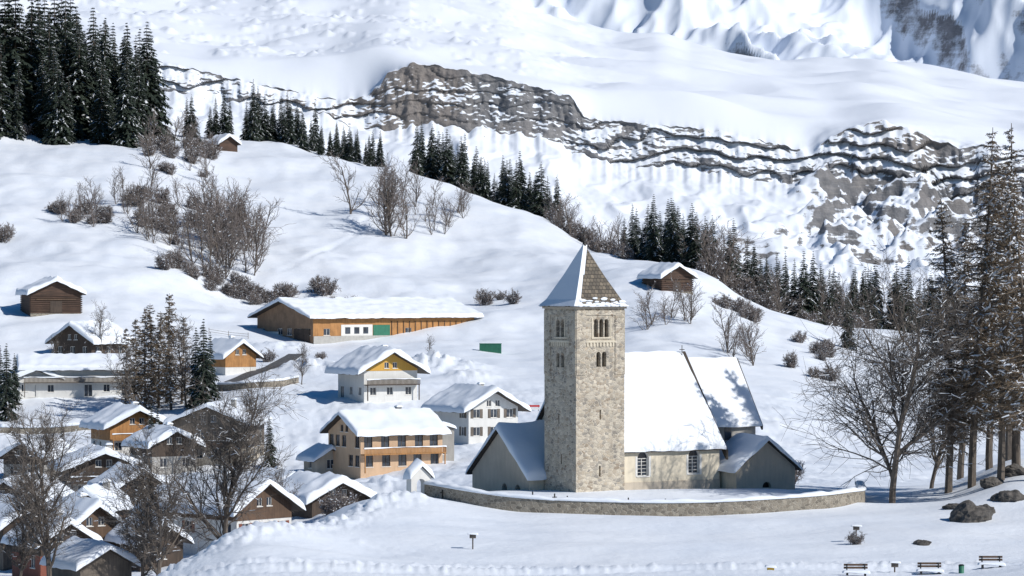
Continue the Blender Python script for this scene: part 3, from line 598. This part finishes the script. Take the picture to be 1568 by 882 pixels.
# ---------------------------------------------------------------- road, fences, props
def ribbon(name,pts,w,mat,up=.06,n=60):
    P=[(X(b,d),d) for b,d in pts]; tt=np.linspace(0,len(P)-1,n); k=np.arange(len(P)); xs=pchip(k,[p[0] for p in P],tt); ys=pchip(k,[p[1] for p in P],tt)
    tx=np.gradient(xs); ty=np.gradient(ys); L=np.hypot(tx,ty); nx,ny=ty/L,-tx/L; vs=[]
    for i in range(n):
        for o in np.linspace(-w/2,w/2,6): 
            x=xs[i]+nx[i]*o; y=ys[i]+ny[i]*o; vs.append((x,y,H(x,y)+up))
    M=MB(); M.add(vs,[(i*6+j,(i+1)*6+j,(i+1)*6+j+1,i*6+j+1) for i in range(n-1) for j in range(5)],mat,True); M.build(name)
ribbon('road',ROAD,3.2,'asphalt',.12)
def fence(name,pts,h=1.1,step=2.0,mat='wood_grey'):
    P=[(X(b,d),d) for b,d in pts]; E=empty(name,(P[0][0],P[0][1],H(*P[0]))); M=MB(); ox,oy,oz=E.location; prev=None
    for (a,b) in zip(P[:-1],P[1:]):
        n=max(1,int(math.dist(a,b)/step))
        for i in range(n+1):
            x=a[0]+(b[0]-a[0])*i/n; y=a[1]+(b[1]-a[1])*i/n; z=H(x,y)
            M.cyl((x-ox,y-oy,z-.4-oz),(x-ox,y-oy,z+h-oz),.06,.05,mat,6)
            if prev and prev[:2]!=(x,y):
                for zz_ in (.45,.9): M.cyl((prev[0]-ox,prev[1]-oy,prev[2]+zz_-oz),(x-ox,y-oy,z+zz_-oz),.035,.035,mat,5)
            prev=(x,y,z)
    M.build('posts_and_rails',E)
fence('wooden_fence',[(340,511),(385,508),(430,509)],1.2,2.2)
fence('wooden_fence',[(320,600),(380,598)],1.2,3)
for i in range(13):
    b=680+i*28+random.uniform(-8,8); d=240.5+random.uniform(-.5,1.5); x=X(b,d); M=MB(); hh=random.uniform(.5,.85)
    M.box(-.04,-.04,-.4,.04,.04,hh,'iron'); M.box(-.2,-.03,hh*.62,-.041,.03,hh*.62+.07,'iron'); M.box(.041,-.03,hh*.62,.2,.03,hh*.62+.07,'iron'); M.build('grave_cross',loc=(x,d,H(x,d)),rot=.5)
def bench(b,d,rot=0):
    x=X(b,d); E=MB(); z=H(x,d)
    for y in (-.2,-.02,.16): E.box(-.75,y-.07,.40,.75,y+.07,.45,'wood_brown')
    for zz_ in (.62,.80): E.box(-.75,.26,zz_,.75,.30,zz_+.13,'wood_brown')
    for x_ in (-.6,.52): E.box(x_,-.25,-.3,x_+.08,-.15,.395,'iron'); E.box(x_,.20,-.3,x_+.08,.255,.93,'iron'); E.box(x_,-.14,.33,x_+.08,.195,.395,'iron')
    snow_slab(E,[(-.75,-.27,.45),(.75,-.27,.45),(.75,.22,.45),(-.75,.22,.45)],.12)
    E.build('park_bench',loc=(x,d,z-.2),rot=rot)
for b in ((1311,190.7),(1424,192.3),(1518,193.4)): bench(*b)
def signpost(b,d,hh,w=.45):
    x=X(b,d); M=MB(); M.cyl((0,0,-.5),(0,0,hh),.045,.045,'wood_dark',8); M.box(-w/2,-.09,hh-.28,w/2,-.05,hh,'wood_grey'); M.box(-w/2-.05,-.12,hh+.003,w/2+.05,.1,hh+.04,'wood_dark')
    snow_slab(M,[(-w/2-.05,-.12,hh+.04),(w/2+.05,-.12,hh+.04),(w/2+.05,.1,hh+.04),(-w/2-.05,.1,hh+.04)],.1); M.build('trail_sign',loc=(x,d,H(x,d)))
signpost(724,213,1.05); signpost(1311,216,1.1); signpost(1370,193,.6)
x=X(1472,192); M=MB(); M.cyl((0,0,-.2),(0,0,.5),.16,.18,'green_paint',12); M.cyl((0,0,.5),(0,0,.56),.2,.12,'iron',12); M.build('litter_bin',loc=(x,192,H(x,192)))
x=X(1180,194); M=MB(); M.box(-.22,-.15,-.1,.22,.15,.22,'yellow_paint'); M.slab([(-.25,-.18,.27),(.25,-.18,.27),(.25,.18,.31),(-.25,.18,.31)],.05,'yellow_paint'); snow_slab(M,[(-.25,-.18,.27),(.25,-.18,.27),(.25,.18,.31),(-.25,.18,.31)],.1); M.build('grit_box',loc=(x,194,H(x,194)))
x=X(751,585); M=MB(); M.box(-2.1,-1.2,-1,2.1,1.2,1.5,'green_paint')
for i in range(14): M.box(-2.05+i*.3,-1.26,-.9,-1.93+i*.3,-1.203,1.4,'green_paint')
M.box(-2.15,-1.3,1.503,2.15,1.3,1.6,'green_paint'); M.build('green_container',loc=(x,585,H(x,585)))
x=X(812,488); M=MB()
for i in range(2): M.box(-1.5,-.1,.3+i*.4,1.5,-.05,.6+i*.4,'red_paint' if i else 'frame_white')
for xx in (-1.3,0,1.3): M.cyl((xx,0,-.5),(xx,0,1.05),.05,.05,'iron',6)
M.build('road_barrier',loc=(x,488,H(x,488)))
def boulder(b,d,r,seed,sq=.7,dz=0):
    import bmesh
    bm=bmesh.new(); bmesh.ops.create_icosphere(bm,subdivisions=4,radius=r); rs=seed*3.7
    for v in bm.verts:
        n=v.co.normalized(); k=1+.45*float(fbm(n.x*1.3+rs,n.y*1.3+n.z*1.1,4))+.12*float(ridged(n.x*3+rs,n.z*3+n.y,2)); v.co=Vector((v.co.x*k*1.25,v.co.y*k,v.co.z*k*sq))
    me=bpy.data.meshes.new('boulder'); bm.to_mesh(me); bm.free(); me.materials.append(MATS['boulder_mat']); x=X(b,d); obj('boulder',me,loc=(x,d,H(x,d)+dz),rot=seed)
for q in [(1487,229,1.35,1,.8,.15),(1412,213.5,.5,2,.6,0),(1545,236,.9,3,.6,.1),(1520,244,.8,4,.6,.2),(1552,248,.9,5,.6,.2),(1460,235,.6,6,.6,0),(1508,232,.7,8,.7,.1)]: boulder(*q)

# ---------------------------------------------------------------- trees
def rot_about(v,ax,a): return Matrix.Rotation(a,3,ax)@v
def grow(S,p,d,L,r,lev,P,rnd):
    n=P['n'][lev]; sl=L/n; k=P['k'][lev] if lev<len(P['k']) else 0
    r1=r*P.get('tp',.45)
    last=lev>=P['max']
    for i in range(n):
        q=d+Vector((rnd.gauss(0,1),rnd.gauss(0,1),rnd.gauss(0,1)))*P['wob'][lev]; q.z+=P['up'][lev]; d=q.normalized(); p2=p+d*sl
        ra=r+(r1-r)*i/n; rb=r+(r1-r)*(i+1)/n
        S.append((*p,*p2,ra,rb,lev)); 
        if not last:
            f=(i+1)/n
            if f>P['st'][lev]:
                c=k/max(1,n*(1-P['st'][lev])); c=int(c)+(rnd.random()<c-int(c))
                for _ in range(c):
                    perp=d.orthogonal().normalized(); perp=rot_about(perp,d,rnd.uniform(0,6.283)); a=math.radians(rnd.uniform(*P['ang']))
                    cd=(d*math.cos(a)+perp*math.sin(a)).normalized(); t=rnd.random(); pp=p+(p2-p)*t
                    grow(S,pp,cd,L*rnd.uniform(*P['len'])*(1.15-.45*f if lev==0 else 1),max(rb*.62,P['rmin']),lev+1,P,rnd)
        p=p2
def seg_mesh(name,S,barkm,twigm,snowp=.12,rnd=None,snowr=.05,twlev=2):
    A=np.array(S); lev=A[:,8]; thick=A[lev<twlev]; thin=A[lev>=twlev]; Vs=[];G=[];o=0
    for arr,n,mi in ((thick,6,0),(thin,3,1)):
        if len(arr): v,f=tubes(arr[:,:8],n); Vs.append(v); G.append((f+o,mi)); o+=len(v)
    if snowp>0:
        d=A[:,3:6]-A[:,0:3]; L=np.linalg.norm(d,axis=1); ok=(np.abs(d[:,2])/L<.75)&(rng.random(len(A))<snowp)
        B=A[ok][:,:8].copy()
        if len(B):
            off=np.maximum(B[:,6],B[:,7])*.6+snowr*.4; B[:,2]+=off; B[:,5]+=off; B[:,6]=B[:,6]*.7+snowr; B[:,7]=B[:,7]*.7+snowr*.5
            v,f=tubes(B,4); Vs.append(v); G.append((f+o,2)); o+=len(v)
    return np.concatenate(Vs),G,[barkm,twigm,'branch_snow']
def tree_arrays(seed,H_=14,spread=1.0,rmin=.018,snowp=.1,dense=1.0,twig='twig',trunkst=.25,r0=None,maxl=4,snowr=.04,ang=(24,50),up=1.0):
    rnd=random.Random(seed); S=[]
    P=dict(n=[8,5,4,3,2],k=[13*dense,7*dense,6*dense,5*dense,0],wob=[.07,.14,.18,.22,.25],up=[.05,.13*up,.10*up,.06*up,.0],st=[trunkst,.15,.1,.1,0],ang=ang,len=(.42*spread,.62*spread),rmin=rmin,max=maxl)
    grow(S,Vector((0,0,-.5)),Vector((rnd.uniform(-.05,.05),rnd.uniform(-.05,.05),1)).normalized(),H_*.85,r0 or H_*.02,0,P,rnd)
    return seg_mesh('t',S,'bark',twig,snowp,snowr=snowr)
def bush_arrays(seed,H_=3,rmin=.03,twig='twig_red',n=14,snowp=.12,snowr=.07):
    rnd=random.Random(seed); S=[]
    P=dict(n=[4,3,3,2,2],k=[6,5,4,0,0],wob=[.12,.2,.25,.3,.3],up=[.08,.06,.03,0,0],st=[.1,.1,.1,0,0],ang=(20,50),len=(.45,.65),rmin=rmin,max=3)
    for i in range(n):
        a=rnd.uniform(0,6.28); t=rnd.uniform(.05,.75); r=rnd.uniform(0,H_*.35)
        grow(S,Vector((math.cos(a)*r,math.sin(a)*r,-.3)),Vector((math.cos(a)*t,math.sin(a)*t,1)).normalized(),H_*rnd.uniform(.5,.95),.07*H_/3,0,P,rnd)
    return seg_mesh('b',S,twig,twig,snowp,snowr=snowr,twlev=1)
def larch_arrays(seed,H_=26,w=3.6,rmin=.024,snowp=.08,st=.18,snowr=.05,step=1.0):
    rnd=random.Random(seed); S=[]; p=Vector((0,0,-.5)); n=14; pts=[p.copy()]; d=Vector((rnd.uniform(-.03,.03),rnd.uniform(-.03,.03),1))
    r0=H_*.0125
    for i in range(n):
        d=(d+Vector((rnd.gauss(0,.02),rnd.gauss(0,.02),.05))).normalized(); q=pts[-1]+d*(H_/n); S.append((*pts[-1],*q,r0*(1-i/n)+.03,r0*(1-(i+1)/n)+.03,0)); pts.append(q)
    z=st
    while z<.985:
        i=int(z*n); t=z*n-i; c=pts[i].lerp(pts[i+1],t); f=(z-st)/(1-st); L=w*(1-f)**.75*(.45+.55*min(1,f*5+.3))
        for _ in range(rnd.choice((2,3,4))):
            a=rnd.uniform(0,6.28); l=L*rnd.uniform(.35,1.15)+.25; dd=Vector((math.cos(a),math.sin(a),rnd.uniform(-.25,.30))); pp=c.copy(); m=4
            for k in range(m):
                dd=(dd+Vector((rnd.gauss(0,.14),rnd.gauss(0,.14),.09*(k-1)+rnd.gauss(0,.08)))).normalized(); q=pp+dd*l/m
                S.append((*pp,*q,.05*(1-k/m)*(l/3+.3)+rmin*.6,.05*(1-(k+1)/m)*(l/3+.3)+rmin*.6,1))
                for _ in range(5):
                    sd=Vector((-dd.y,dd.x,0))*rnd.choice((-1,1)); t2=rnd.random(); b=pp.lerp(q,t2); e=(dd*.5+sd*rnd.uniform(.2,1)+Vector((0,0,rnd.uniform(-.8,.3)))).normalized(); ll=l*rnd.uniform(.10,.28)+.1
                    S.append((*b,*(b+e*ll),rmin,rmin*.6,2))
                    if rnd.random()<.6:
                        b2=b+e*ll*.5; e2=(e+Vector((rnd.gauss(0,.5),rnd.gauss(0,.5),rnd.gauss(-.2,.4)))).normalized(); S.append((*b2,*(b2+e2*ll*.7),rmin*.8,rmin*.5,2))
                pp=q
        z+=rnd.uniform(.007,.014)*step
    return seg_mesh('l',S,'bark','twig_larch',snowp,snowr=snowr,twlev=1)
def spruce_arrays(seed,H_=20,w=3.2,snow=.35):
    rnd=random.Random(seed); V=[];T=[];TS=[]
    def tri(a,b,c,L): o=len(V); V.extend((a,b,c)); L.append((o,o+1,o+2))
    tv,tf=tubes(np.array([[0,0,-1,0,0,H_*.95,H_*.014,.03]]),5)
    z=.05*H_; lop=rnd.uniform(0,6.28)
    while z<H_*.99:
        f=z/H_; L=w*(1-f)**.8*rnd.uniform(.75,1.12)+.12; nb=int(8+6*(1-f))
        for i in range(nb):
            a=rnd.uniform(0,6.283); l=L*rnd.uniform(.5,1.2)*(1+.15*math.cos(a-lop)); ca,sa=math.cos(a),math.sin(a); dr=rnd.uniform(.25,.6)+.15*(1-f); up=.12
            def pt(t,s,dz=0): 
                zz_=z-l*(dr*t*t-up*t)+dz; return (ca*l*t-sa*s,sa*l*t+ca*s,zz_-abs(s)*.35)
            sn=rnd.random()<snow*(1.1 if f<.95 else .5)
            wd=l*.34
            for (t0,t1) in ((.15,.55),(.4,.8),(.65,1.0)):
                k=rnd.uniform(.7,1.25)
                for sg in (-1,1):
                    A=pt(t0,0); B=pt((t0+t1)/2+.15,sg*wd*k*(1.15-t1)*1.6,-.05); C=pt(t1,0); tri(A,B,C,T)
                    B2=pt(t0+.12,sg*wd*k*.9*(1.2-t1),-.14*l-.15); tri(A,B2,pt((t0+t1)/2,0,-.02),T)
                    if sn and rnd.random()<.7:
                        dz=.09; A=pt(t0+.02,-sg*wd*.18,dz); B=pt((t0+t1)/2+.12,sg*wd*k*(1.1-t1)*1.15,dz); C=pt(t1-.01,0,dz+.02); tri(A,B,C,TS)
        z+=H_*rnd.uniform(.016,.026)+.10
    V=np.array(V); o=len(V); V=np.concatenate([V,tv])
    G=[(np.array(T),1)]
    if TS: G.append((np.array(TS),2))
    G.append((tf+o,0)); return V,G,['bark','spruce_needles','branch_snow']
MC={}
def place(name,arr,b,d,scale=1,rot=None,dz=0):
    V,G,m=arr; x=X(b,d)
    if name+str(id(arr[0])) not in MC: MC[name+str(id(arr[0]))]=npmesh(name,V,G,m); KEEP.append(arr)
    return obj(name,MC[name+str(id(arr[0]))],loc=(x,d,H(x,d)+dz),rot=rot if rot is not None else random.uniform(0,6.28),scale=scale)
KEEP=[]
def mass(name,variants,places,sink=.3):
    Vs=[];Gs={};o=0; m=variants[0][2]
    x0=X(places[0][0],places[0][1]); y0=places[0][1]; z0_=H(x0,y0)
    for (b,d,s_) in places:
        V,G,_=random.choice(variants); a=random.uniform(0,6.28); c_,s2=math.cos(a),math.sin(a); wv=random.uniform(.82,1.2)
        x=X(b,d); Q=np.empty_like(V); Q[:,0]=(V[:,0]*c_-V[:,1]*s2)*s_*wv+x-x0; Q[:,1]=(V[:,0]*s2+V[:,1]*c_)*s_*wv+d-y0; Q[:,2]=V[:,2]*s_+H(x,d)-sink-z0_
        Vs.append(Q)
        for f,mi in G: Gs.setdefault((mi,f.shape[1]),[]).append(f+o)
        o+=len(V)
    return obj(name,npmesh(name,np.concatenate(Vs),[(np.concatenate(f),k[0]) for k,f in Gs.items()],m),loc=(x0,y0,z0_))
SP=[spruce_arrays(i,20,3.3+.5*(i%3),.30) for i in range(5)]
def band(px0,px1,n,dfun,s0,s1,dj):
    L=[]
    for i in range(n):
        b=px0+(px1-px0)*(i+random.uniform(-.8,1.8))/n; L.append((b,dfun(b)+random.uniform(0,dj),random.triangular(s0*.75,s1,s1*.9)/20))
    return L
ridge=lambda b: float(np.interp(b,[0,200,400,600,800,900,1000,1200,1400,1600],[905,905,892,855,835,790,725,712,745,750]))
mass('spruce_forest',SP,band(-60,150,34,lambda b:858,36,46,75)+band(120,228,24,lambda b:858,28,37,75)+band(-60,238,16,lambda b:840,18,30,20))
mass('spruce_forest',SP,[(293,895,13/20),(286,900,.6),(343,890,15.5/20),(352,893,.65),(330,895,.65),(322,900,.5)])
mass('spruce_forest',SP,band(378,480,24,lambda b:ridge(b)+2,10,17,35)+band(480,590,24,lambda b:ridge(b)+5,6,12,30)+[(388,893,.95),(395,897,.85)])
mass('spruce_forest',SP,band(640,860,48,lambda b:ridge(b)+5,10,19,45))
mass('spruce_forest',SP,band(955,1060,26,lambda b:ridge(b)+12,10,19,40)+band(1060,1340,72,lambda b:ridge(b)+8,11,21,60))
mass('spruce_forest',SP,band(1330,1700,60,lambda b:ridge(b)+10,11,21,80))
SPN=[spruce_arrays(i+20,12,2.1,.2) for i in range(2)]
for b,d,hh in [(95,455,7),(232,448,9.5),(241,449,9),(412,445,8),(10,505,13),(22,520,9),(0,515,11),(440,372,4),(312,500,15),(300,503,13.5),(322,506,12),(1297,640,12),(305,850,6),(80,540,6)]: place('spruce_tree',random.choice(SPN),b,d,hh/12)
BU=[bush_arrays(i,3.2,.030,'twig_red',snowp=.05,snowr=.05) for i in range(4)]
BT=[tree_arrays(50+i,8,1.0,.028,.03,.62,'twig_red',.12,.13,3,.05,(22,50),1.0) for i in range(4)]
mass('bare_thicket',BU+BT,[(80+random.random()*120,random.uniform(700,735),random.uniform(.7,1.1)) for _ in range(18)])
mass('bare_thicket',BT+BU,[(random.gauss(245,38),random.uniform(690,750),random.uniform(.8,1.35)) for _ in range(32)])
mass('bare_thicket',BT,[(random.gauss(352,27),random.uniform(672,725),random.uniform(1.1,1.9)) for _ in range(42)])
mass('bare_thicket',BU,[(random.uniform(245,445),random.uniform(655,672),random.uniform(.7,1.2)) for _ in range(36)])
mass('bare_thicket',BT+BU,[(random.uniform(225,330),random.uniform(790,860),random.uniform(.8,1.4)) for _ in range(30)])
mass('bare_thicket',BT,[(random.gauss(598,20),random.uniform(740,785),random.uniform(1.3,2.1)) for _ in range(13)]+[(random.uniform(630,710),random.uniform(745,790),random.uniform(.6,1.1)) for _ in range(12)])
mass('bare_thicket',BT+BU,[(b,ridge(b)+random.uniform(-12,20),random.uniform(.7,1.4)) for b in [random.uniform(840,960) for _ in range(42)]]+[(b,ridge(b)+random.uniform(0,50),random.uniform(1.2,1.9)) for b in [random.uniform(1040,1340) for _ in range(50)]])
mass('bare_thicket',BT,[(random.uniform(985,1070),random.uniform(590,620),random.uniform(.7,1.1)) for _ in range(7)]+[(random.uniform(1110,1160),random.uniform(560,590),random.uniform(.8,1.2)) for _ in range(6)])
mass('bare_thicket',BU,[(random.uniform(1105,1165),random.uniform(640,660),random.uniform(.6,1.0)) for _ in range(8)]+[(random.uniform(1165,1300),random.uniform(560,640),random.uniform(.6,1.1)) for _ in range(10)])
for b,d,s_ in [(497,665,1.3),(485,668,1.0),(742,655,1.0),(765,660,.6),(785,650,.9),(35,850,1.2),(12,690,1.0),(0,685,1.2),(438,660,1.2),(450,640,.9),(520,640,1.1),(545,640,.8),(465,635,.9),(520,360,.8),(505,362,.6),(1205,290,.8),(1310,214.5,.28),(520,345,.9),(410,560,.7),(490,555,.5),(355,330,.5)]: place('bare_shrub',random.choice(BU),b,d,s_)
BM=[tree_arrays(80+i,15,.95,.03,.03,.72,'twig',.15,.24,4,.04) for i in range(3)]
LM=[larch_arrays(180+i,16,3.0,.035,.05,.08,.06,2.0) for i in range(2)]
for b,d,s_ in [(205,512,1.0),(222,508,1.15),(243,512,1.05),(262,506,1.1),(278,512,.95),(255,518,1.2),(192,518,.85),(232,520,1.1)]: place('larch_tree',random.choice(LM),b,d,s_)
for b,d,s_ in [(215,504,.8),(285,508,.9),(160,560,.6),(462,520,.42),(75,540,.5),(660,560,.25),(300,440,.6),(30,380,.5),(430,350,.5)]: place('bare_tree',random.choice(BM),b,d,s_)
for i,(b,d,hh,sp) in enumerate([(75,296,15.5,.98),(240,286,13.0,.95),(342,296,15.5,1.03),(218,300,10,.9),(30,300,10,.9)]):
    place('bare_tree',tree_arrays(100+i,hh,sp,.02,.03,1.0,'twig',.2,hh*.018,4,.025,(24,52)),b,d)
place('bare_tree',tree_arrays(131,16,1.12,.019,.05,1.0,'twig',.2,.30,4,.025,(30,60),.9),1366,246.5,1,0)
place('bare_tree',tree_arrays(132,10,1.0,.018,.05,.8,'twig',.2,.2,4,.025),1425,262,1,0)
for i,(b,d,hh,w) in enumerate([(1452,252,25,3.8),(1488,250,30,4.6),(1515,262,27,3.6),(1532,246,26,3.8),(1556,252,29,4.4),(1575,243,25,3.7),(1470,275,24,3.7),(1545,280,27,4.2),(1600,250,28,4)]):
    place('larch_tree',larch_arrays(200+i,hh,w),b,d)

# ---------------------------------------------------------------- camera and light
cam=bpy.data.cameras.new('camera'); cam.sensor_width=36; cam.lens=36*F/1568; cam.clip_start=1; cam.clip_end=30000
co=bpy.data.objects.new('camera',cam); SC.collection.objects.link(co); co.location=(0,0,0); co.rotation_euler=(math.radians(90),0,0); SC.camera=co
el=math.radians(38); az=math.radians(60)
sv=Vector((math.sin(az)*math.cos(el),-math.cos(az)*math.cos(el),math.sin(el)))
su=bpy.data.lights.new('sun','SUN'); su.energy=4.1; su.angle=math.radians(.5); su.color=(1,.965,.91)
so=bpy.data.objects.new('sun',su); SC.collection.objects.link(so); so.rotation_euler=sv.to_track_quat('Z','Y').to_euler(); so.location=(100,-50,150)
w=bpy.data.worlds.new('World'); SC.world=w; w.use_nodes=True; n=w.node_tree; n.nodes.clear()
o=n.nodes.new('ShaderNodeOutputWorld'); b=n.nodes.new('ShaderNodeBackground'); s=n.nodes.new('ShaderNodeTexSky'); s.sky_type='NISHITA'; s.sun_disc=False
s.sun_elevation=el; s.sun_rotation=math.radians(180-60); s.altitude=1200; b.inputs[1].default_value=.07
hs=n.nodes.new('ShaderNodeHueSaturation'); hs.inputs['Saturation'].default_value=1.55
n.links.new(s.outputs[0],hs.inputs['Color']); n.links.new(hs.outputs[0],b.inputs[0]); n.links.new(b.outputs[0],o.inputs[0])
SC.view_settings.view_transform='Standard'; SC.view_settings.look='None'; SC.view_settings.exposure=0
